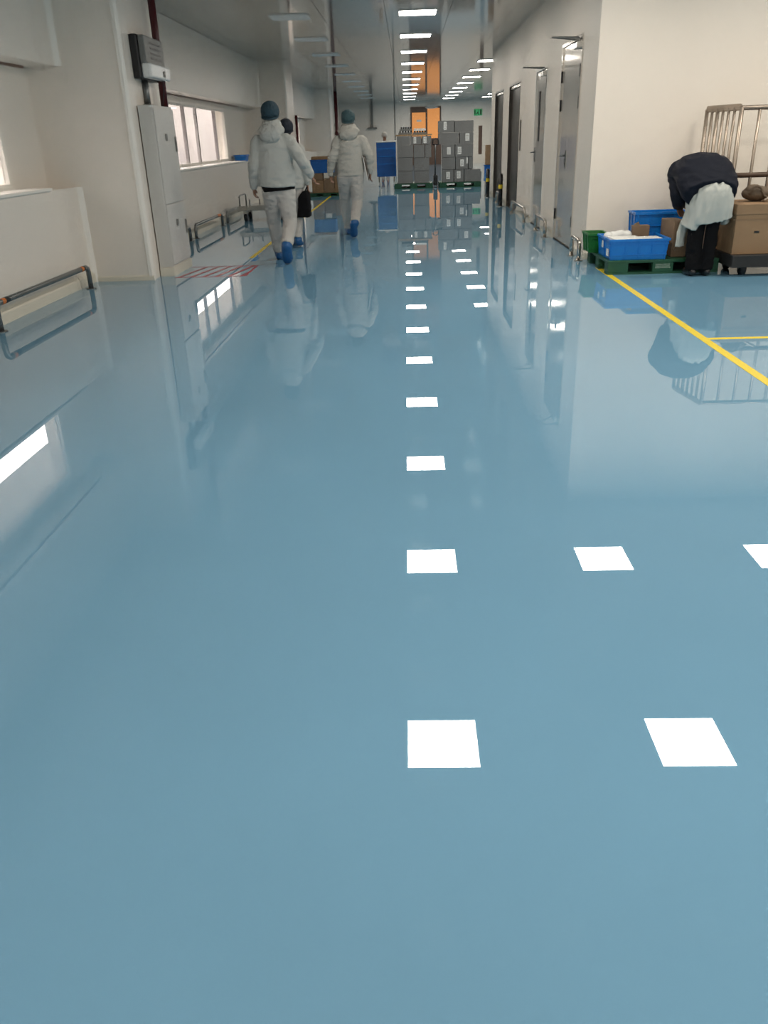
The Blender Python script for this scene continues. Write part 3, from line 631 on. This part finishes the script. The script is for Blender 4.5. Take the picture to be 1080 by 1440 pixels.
def head(mb, c, look, up=(0, 0, 1), s=1.):
    look = Vector(look).normalized(); up = Vector(up); up = (up-look*up.dot(look)).normalized(); rt = look.cross(up)
    R = Matrix((rt, look, up)).transposed(); c = Vector(c)
    def P(x, y, z): return c + R @ (Vector((x, y, z))*s)
    mb.blob(P(0, -.012, .025), (.076*s, .096*s, .092*s), rot=R); mb.blob(P(0, .025, -.03), (.063*s, .070*s, .085*s), rot=R); mb.blob(P(0, .045, -.085), (.036*s, .036*s, .028*s), rot=R)
    mb.tube([P(0, .085, .012), P(0, .108, -.022), P(0, .088, -.036)], [.009*s, .015*s, .012*s], 8, round_ends=True)
    for x in (-1, 1):
        mb.blob(P(.078*x, -.008, -.012), (.011*s, .022*s, .034*s), rot=R); mb.blob(P(.031*x, .079, .008), (.016*s, .010*s, .010*s), 10, 7, rot=R)
        mb.blob(P(.03*x, .084, .026), (.022*s, .010*s, .007*s), 10, 7, rot=R)
    mb.tube([P(-.022, .085, -.058), P(0, .093, -.058), P(.022, .085, -.058)], [.005*s, .008*s, .005*s], 8, round_ends=True)
    return P, R
def person(label, J, g):
    """J: joints in world space; g: clothing settings"""
    o = thing('person', (J['pelvis'][0], J['pelvis'][1], 0), label, 'person')
    b = MB()
    P, R = head(b, J['head'], J['look'], J.get('up', (0, 0, 1)))
    nk, ch, pv = Vector(J['neck']), Vector(J['chest']), Vector(J['pelvis'])
    sx = Vector(J['sR'])-Vector(J['sL']); sx.normalize()
    b.tube([pv-V(0, 0, .0), pv+V(0, 0, .03), pv.lerp(ch, .45), ch, ch.lerp(nk, .6), nk, Vector(J['head'])], [(.11, .08), (.13, .09), (.12, .085), (.145, .095), (.11, .075), (.055, .055), (.052, .055)], 16, side=sx, sub=3, round_ends=True)
    for S, sg in (('L', -1), ('R', 1)):
        s_, e_, w_ = Vector(J['s'+S]), Vector(J['e'+S]), Vector(J['w'+S])
        b.tube([s_+(ch-s_)*.3, s_, s_.lerp(e_, .5), e_, e_.lerp(w_, .4), w_], [.055, .055, .045, .037, .036, .026], 12, sub=3, round_ends=True)
        hand(b, w_, J['h'+S], J.get('o'+S, (0, 1, 0)), g.get('curl', .5))
        h_, k_, a_, t_ = (Vector(J[x+S]) for x in ('h_', 'k', 'a', 't'))
        b.tube([h_+V(0, 0, .05), h_, h_.lerp(k_, .5), k_, k_.lerp(a_, .35), a_], [.06, .072, .064, .05, .048, .034], 12, sub=3, round_ends=True)
        b.tube([a_+V(0, 0, .02), a_, t_], [.036, .038, .028], 10, round_ends=True)
    sculpt(b, 'body', 'skin', o, .0075, 3)
    # trousers
    t = MB()
    if g.get('pelvis_cloth', True): t.tube([pv-V(0, 0, .14), pv-V(0, 0, .07), pv, pv.lerp(ch, .35)], [(.13, .09), (.165, .13), (.175, .135), (.165, .13)], 18, side=sx, sub=3)
    lw = g.get('leg', 1.)
    for S in 'LR':
        h_, k_, a_ = (Vector(J[x+S]) for x in ('h_', 'k', 'a'))
        e = a_ + (a_-k_).normalized()*g.get('cuff', .0)
        t.tube([h_+V(0, 0, .06), h_, h_.lerp(k_, .5), k_, k_.lerp(a_, .5), e], [r*lw for r in (.10, .108, .092, .075, .072, .066)], 14, sub=4)
    tr = sculpt(t, 'trousers', g['trousers'], o, .012, 3, .011, (10, 10, 16), g.get('seed', 1))
    if g.get('stripe'):
        st = MB(); st.tube(g['stripe'], .005, 6, sub=3); st.build('side_stripe', 'brownrail', tr, smooth=True)
    # jacket
    if 'jacket' in g:
        j = MB(); j.tube([p for p, r in g['torso']], [r for p, r in g['torso']], 22, side=sx, sub=4)
        for S in 'LR':
            s_, e_, w_ = Vector(J['s'+S]), Vector(J['e'+S]), Vector(J['w'+S]); k = g.get('sleeve', 1.)
            j.tube([s_+(ch-s_)*.45, s_, s_.lerp(e_, .5), e_, e_.lerp(w_, .5), e_.lerp(w_, .97)], [r*k for r in (.075, .085, .075, .066, .058, .046)], 14, sub=4, round_ends=True)
        jk = sculpt(j, 'jacket', g['jacket'], o, .012, 4, g.get('jfold', .011), (5, 5, 12), g.get('seed', 1)+5)
        if 'hood' in g:
            h = MB()
            for c, r in g['hood']: h.blob(c, r)
            sculpt(h, 'hood', g.get('hoodmat', g['jacket']), jk, .010, 5, .010, (14, 14, 14), 3)
        if 'undershirt' in g:
            u = MB(); u.tube([p for p, r in g['undershirt']], [r for p, r in g['undershirt']], 22, side=sx, sub=2); u.build('undershirt', 'blackcloth', o, smooth=True)
    # shoes
    for S in 'LR':
        a_, t_ = Vector(J['a'+S]), Vector(J['t'+S]); d = (t_-a_); f = MB(); k = g.get('shoe_k', 1.)
        hl = a_ + V(0, 0, 0); q = Vector(J['q'+S])           # q = heel point
        side = Vector((1, 0, 0))
        f.tube([q.lerp(t_, -.02), q.lerp(t_, .2), q.lerp(t_, .5), q.lerp(t_, .8), t_], [(.036*k, .034*k), (.046*k, .042*k), (.048*k, .040*k), (.052*k, .034*k), (.040*k, .024*k)], 14, side=side, sub=2, round_ends=True)
        f.tube([a_+(Vector(J['k'+S])-a_).normalized()*.03, a_, q.lerp(t_, .25)], [.044*k, .05*k, .045*k], 12, sub=3, round_ends=True)
        me = remesh(f, .009, 3, .004, (25, 25, 25), 2)
        lo = min(v.co.z for v in me.vertices); o3 = Vector((t_.x, t_.y, lo)); dz = .003-lo if lo < .003 else 0
        for v in me.vertices: v.co -= o3; v.co.z = max(v.co.z, .003-o3.z)
        link('shoe', me, g['shoe'], o, o3, smooth=True)
    # cap / hair
    c = MB(); k = g.get('cap_k', 1.)
    c.blob(P(0, -.016, .028), (.096*k, .112*k, .092*k), rot=R); c.blob(P(0, -.035, -.004), (.091*k, .088*k, .072*k), rot=R)
    hc = sculpt(c, g.get('capname', 'bouffant_cap'), g['cap'], o, .008, 4, .008, (30, 30, 30), 4)
    ring = MB(); pts = [P(.086*k*math.cos(a), -.018+.105*k*math.sin(a), -.035+.035*math.sin(a)) for a in [2*math.pi*i/28 for i in range(29)]]
    if g.get('band', True): ring.tube(pts, .009, 8).build('elastic_band', g['cap'], hc, smooth=True)
    if g.get('mask', True):
        mk = MB(); mk.blob(P(0, .058, -.052), (.058, .052, .052), rot=R); sculpt(mk, 'face_mask', 'mask', o, .008, 3)
    return o
def stand(x, y, z): return Vector((x, y, z))
# --- person walking on the left in a white padded jacket
Y = 10.92
J = dict(head=(-1.645, Y+.02, 1.735), look=(.08, 1, -.03), neck=(-1.645, Y, 1.56), chest=(-1.64, Y, 1.30), pelvis=(-1.615, Y, .90),
    sL=(-1.815, Y, 1.425), eL=(-1.895, Y-.05, 1.16), wL=(-1.93, Y+.02, .92), hL=(-.02, .15, -1), oL=(.1, 1, .1),
    sR=(-1.465, Y, 1.425), eR=(-1.30, Y-.10, 1.22), wR=(-1.185, Y-.05, 1.025), hR=(.35, .25, -.8), oR=(-.3, 1, .2),
    h_L=(-1.70, Y, .84), kL=(-1.725, Y+.13, .48), aL=(-1.70, Y+.22, .10), tL=(-1.70, Y+.42, .045), qL=(-1.70, Y+.17, .05),
    h_R=(-1.53, Y, .84), kR=(-1.495, Y-.06, .48), aR=(-1.515, Y-.36, .235), tR=(-1.535, 10.66, .032), qR=(-1.512, 10.51, .225))
person('person in white padded jacket and teal cap, left arm hanging, walking away on the left', J, dict(trousers='trouser', jacket='suit', shoe='shoe', cap='cap', seed=1, shoe_k=1.4, leg=1.17, jfold=.015,
    torso=[((-1.63, Y, .905), (.235, .18)), ((-1.63, Y, .97), (.245, .175)), ((-1.635, Y, 1.12), (.245, .175)), ((-1.64, Y, 1.30), (.225, .16)), ((-1.64, Y, 1.42), (.215, .14)), ((-1.642, Y, 1.50), (.125, .10)), ((-1.645, Y, 1.58), (.075, .075))],
    undershirt=[((-1.615, Y, .862), (.21, .165)), ((-1.62, Y, .93), (.21, .165))],
    hood=[((-1.64, Y-.05, 1.545), (.165, .125, .085)), ((-1.645, Y-.12, 1.50), (.135, .075, .10)), ((-1.64, Y+.0, 1.61), (.125, .12, .075))], sleeve=1.12, cap_k=1.18))
# --- person walking in the middle holding a folder
Y = 13.72
J = dict(head=(-.878, Y+.02, 1.705), look=(.02, 1, -.08), neck=(-.885, Y, 1.53), chest=(-.87, Y, 1.28), pelvis=(-.88, Y, .93),
    sL=(-1.04, Y, 1.395), eL=(-1.15, Y-.03, 1.17), wL=(-1.20, Y+.03, .94), hL=(.02, .2, -1), oL=(.2, 1, .1),
    sR=(-.69, Y, 1.395), eR=(-.575, Y-.05, 1.18), wR=(-.565, Y+.0, .95), hR=(-.1, .1, -1), oR=(-.3, 1, 0),
    h_L=(-.97, Y, .86), kL=(-.985, Y+.16, .50), aL=(-.965, Y+.30, .10), tL=(-.965, Y+.50, .045), qL=(-.965, Y+.25, .05),
    h_R=(-.79, Y, .86), kR=(-.785, Y-.06, .50), aR=(-.815, Y-.38, .235), tR=(-.85, 13.46, .032), qR=(-.845, 13.31, .225))
person('person in cream hooded top with folder under the right hand, walking mid-aisle', J, dict(trousers='trouser', jacket='suit2', shoe='shoe', cap='cap2', seed=4, shoe_k=1.3, leg=1.15,
    torso=[((-.87, Y, .90), (.205, .15)), ((-.87, Y, .98), (.215, .155)), ((-.87, Y, 1.12), (.21, .15)), ((-.87, Y, 1.30), (.205, .145)), ((-.872, Y, 1.40), (.205, .135)), ((-.878, Y, 1.48), (.11, .09)), ((-.88, Y, 1.55), (.075, .075))],
    hood=[((-.875, Y-.04, 1.53), (.175, .12, .08)), ((-.878, Y-.11, 1.485), (.14, .07, .09)), ((-.878, Y+.0, 1.59), (.12, .11, .07))], sleeve=1.08, cap_k=1.12))
fo = thing('folder', (-.615, Y, .80), 'white folder with dark edge held by the mid-aisle walker', 'folder')
R3 = Matrix.Rotation(-.20, 3, 'Y')
for nm_, mt, dx, w in (('cover', 'white', 0, .007), ('cover', 'darkframe', .010, .004), ('pages', 'white', .0055, .004)):
    q = MB().box(-w/2+dx, w/2+dx, -.12, .12, 0, .36); q.v = [R3 @ v + V(-.60, Y, .82) for v in q.v]; q.build(nm_, mt, fo)
# --- third walker, mostly hidden behind the first
Y = 12.5
J = dict(head=(-1.675, Y+.02, 1.585), look=(0, 1, -.05), neck=(-1.68, Y, 1.42), chest=(-1.67, Y, 1.18), pelvis=(-1.66, Y, .85),
    sL=(-1.85, Y, 1.32), eL=(-1.92, Y, 1.08), wL=(-1.93, Y+.05, .87), hL=(0, .2, -1), oL=(.2, 1, 0),
    sR=(-1.52, Y, 1.32), eR=(-1.455, Y-.03, 1.09), wR=(-1.43, Y+.0, .87), hR=(.02, .1, -1), oR=(-.3, 1, 0),
    h_L=(-1.74, Y, .79), kL=(-1.75, Y+.12, .45), aL=(-1.73, Y+.22, .09), tL=(-1.73, Y+.40, .04), qL=(-1.73, Y+.17, .05),
    h_R=(-1.60, Y, .79), kR=(-1.585, Y-.02, .45), aR=(-1.60, Y-.16, .13), tR=(-1.60, Y+.05, .03), qR=(-1.60, Y-.20, .10))
person('dark-haired person with black bag, mostly hidden behind the left walker', J, dict(trousers='trouser', jacket='suit', shoe='shoe', cap='capdark', seed=7, shoe_k=1.15,
    torso=[((-1.66, Y, .80), (.19, .145)), ((-1.665, Y, 1.0), (.195, .145)), ((-1.67, Y, 1.20), (.185, .135)), ((-1.675, Y, 1.31), (.16, .11)), ((-1.68, Y, 1.38), (.1, .08)), ((-1.68, Y, 1.44), (.07, .07))],
    hood=[((-1.675, Y-.06, 1.41), (.12, .09, .055))], sleeve=.95, cap_k=1.06))
bg = thing('black_bag', (-1.475, Y-.02, .42), 'black soft bag carried by the hidden third walker', 'bag')
bm_ = MB().frustum((-1.585, -1.40, Y-.17, Y+.13), .42, (-1.55, -1.41, Y-.15, Y+.11), .70).frustum((-1.55, -1.41, Y-.15, Y+.11), .69, (-1.50, -1.425, Y-.13, Y+.09), .76)
sculpt(bm_, 'bag_body', 'blackcloth', bg, .012, 6, .014)
MB().tube([(-1.46, Y-.12, .75), (-1.435, Y-.05, .81), (-1.425, Y+.01, .80), (-1.45, Y+.08, .75)], .010, 8, sub=4).build('strap', 'blackcloth', bg, smooth=True)
# --- far person behind the blue bin
Y = 30.2
J = dict(head=(-.72, Y, 1.50), look=(.2, -1, -.2), neck=(-.72, Y, 1.33), chest=(-.72, Y, 1.1), pelvis=(-.72, Y, .80),
    sL=(-.90, Y, 1.24), eL=(-.95, Y-.05, 1.0), wL=(-.90, Y-.2, .85), hL=(.1, -1, -.2), oL=(.3, 0, 1), sR=(-.54, Y, 1.24), eR=(-.49, Y-.05, 1.0), wR=(-.54, Y-.2, .85), hR=(-.1, -1, -.2), oR=(-.3, 0, 1),
    h_L=(-.81, Y, .75), kL=(-.81, Y, .42), aL=(-.81, Y, .09), tL=(-.81, Y-.16, .04), qL=(-.81, Y+.05, .04), h_R=(-.63, Y, .75), kR=(-.63, Y, .42), aR=(-.63, Y, .09), tR=(-.63, Y-.16, .04), qR=(-.63, Y+.05, .04))
person('far person in white cap showing above the blue bin', J, dict(trousers='trouser', jacket='suit2', shoe='shoe', cap='suit2', seed=9, mask=False,
    torso=[((-.72, Y, .75), (.18, .14)), ((-.72, Y, .95), (.185, .14)), ((-.72, Y, 1.14), (.18, .13)), ((-.72, Y, 1.24), (.15, .1)), ((-.72, Y, 1.32), (.08, .07))]))
# --- person stooping over the pallet
J = dict(head=(3.10, 9.60, .80), look=(0, .25, -1), up=(0, 1, .2), neck=(3.09, 9.50, .93), chest=(3.08, 9.30, 1.02), pelvis=(3.065, 8.93, .86),
    sL=(2.90, 9.38, 1.0), eL=(2.875, 9.20, .78), wL=(2.93, 9.36, .67), hL=(.35, .5, -.7), oL=(.5, .3, 0),
    sR=(3.28, 9.38, 1.0), eR=(3.33, 9.10, .83), wR=(3.26, 9.30, .72), hR=(-.35, .5, -.7), oR=(-.5, .3, 0),
    h_L=(3.0, 8.92, .80), kL=(2.992, 8.90, .44), aL=(2.99, 8.87, .09), tL=(2.965, 9.005, .038), qL=(2.985, 8.83, .045),
    h_R=(3.13, 8.92, .80), kR=(3.135, 8.90, .44), aR=(3.125, 8.87, .09), tR=(3.145, 9.005, .038), qR=(3.13, 8.83, .045))
p5 = person('person in navy jacket and white coat stooping over the pallet', J, dict(trousers='blackcloth', jacket='navy', shoe='black', cap='hair', capname='hair', band=False, mask=False, seed=11, leg=1.13, cuff=.03, jfold=.012, pelvis_cloth=True,
    torso=[((3.07, 8.82, .80), (.265, .16)), ((3.07, 8.93, .87), (.295, .185)), ((3.075, 9.08, .975), (.30, .19)), ((3.08, 9.28, 1.01), (.285, .175)), ((3.09, 9.43, .96), (.2, .13)), ((3.09, 9.53, .90), (.09, .08))], sleeve=1.4,
    stripe=[(3.06, 8.815, .60), (3.052, 8.812, .45), (3.045, 8.80, .28)]))
c = MB(); c.tube([(3.09, 8.92, .875), (3.095, 8.88, .82), (3.10, 8.89, .70), (3.10, 8.90, .60), (3.105, 8.905, .555)], [(.15, .12), (.2, .175), (.222, .195), (.23, .19), (.235, .185)], 20, side=(1, 0, 0), sub=4)
c.tube([(2.96, 8.93, .72), (2.945, 8.93, .56), (2.93, 8.94, .485)], [(.085, .15), (.085, .15), (.085, .145)], 14, side=(1, 0, 0), sub=3)
c.tube([(3.25, 8.98, .72), (3.285, 8.99, .58), (3.30, 9.0, .515)], [(.05, .11), (.05, .10), (.045, .09)], 12, side=(1, 0, 0), sub=3)
c.tube([(2.91, 9.03, .5), (2.885, 9.03, .40), (2.88, 9.03, .275)], [(.055, .02), (.05, .018), (.05, .014)], 12, side=(1, 0, 0), sub=3)
sculpt(c, 'white_coat', 'coat', p5, .010, 3, .015, (17, 8, 3), 6)
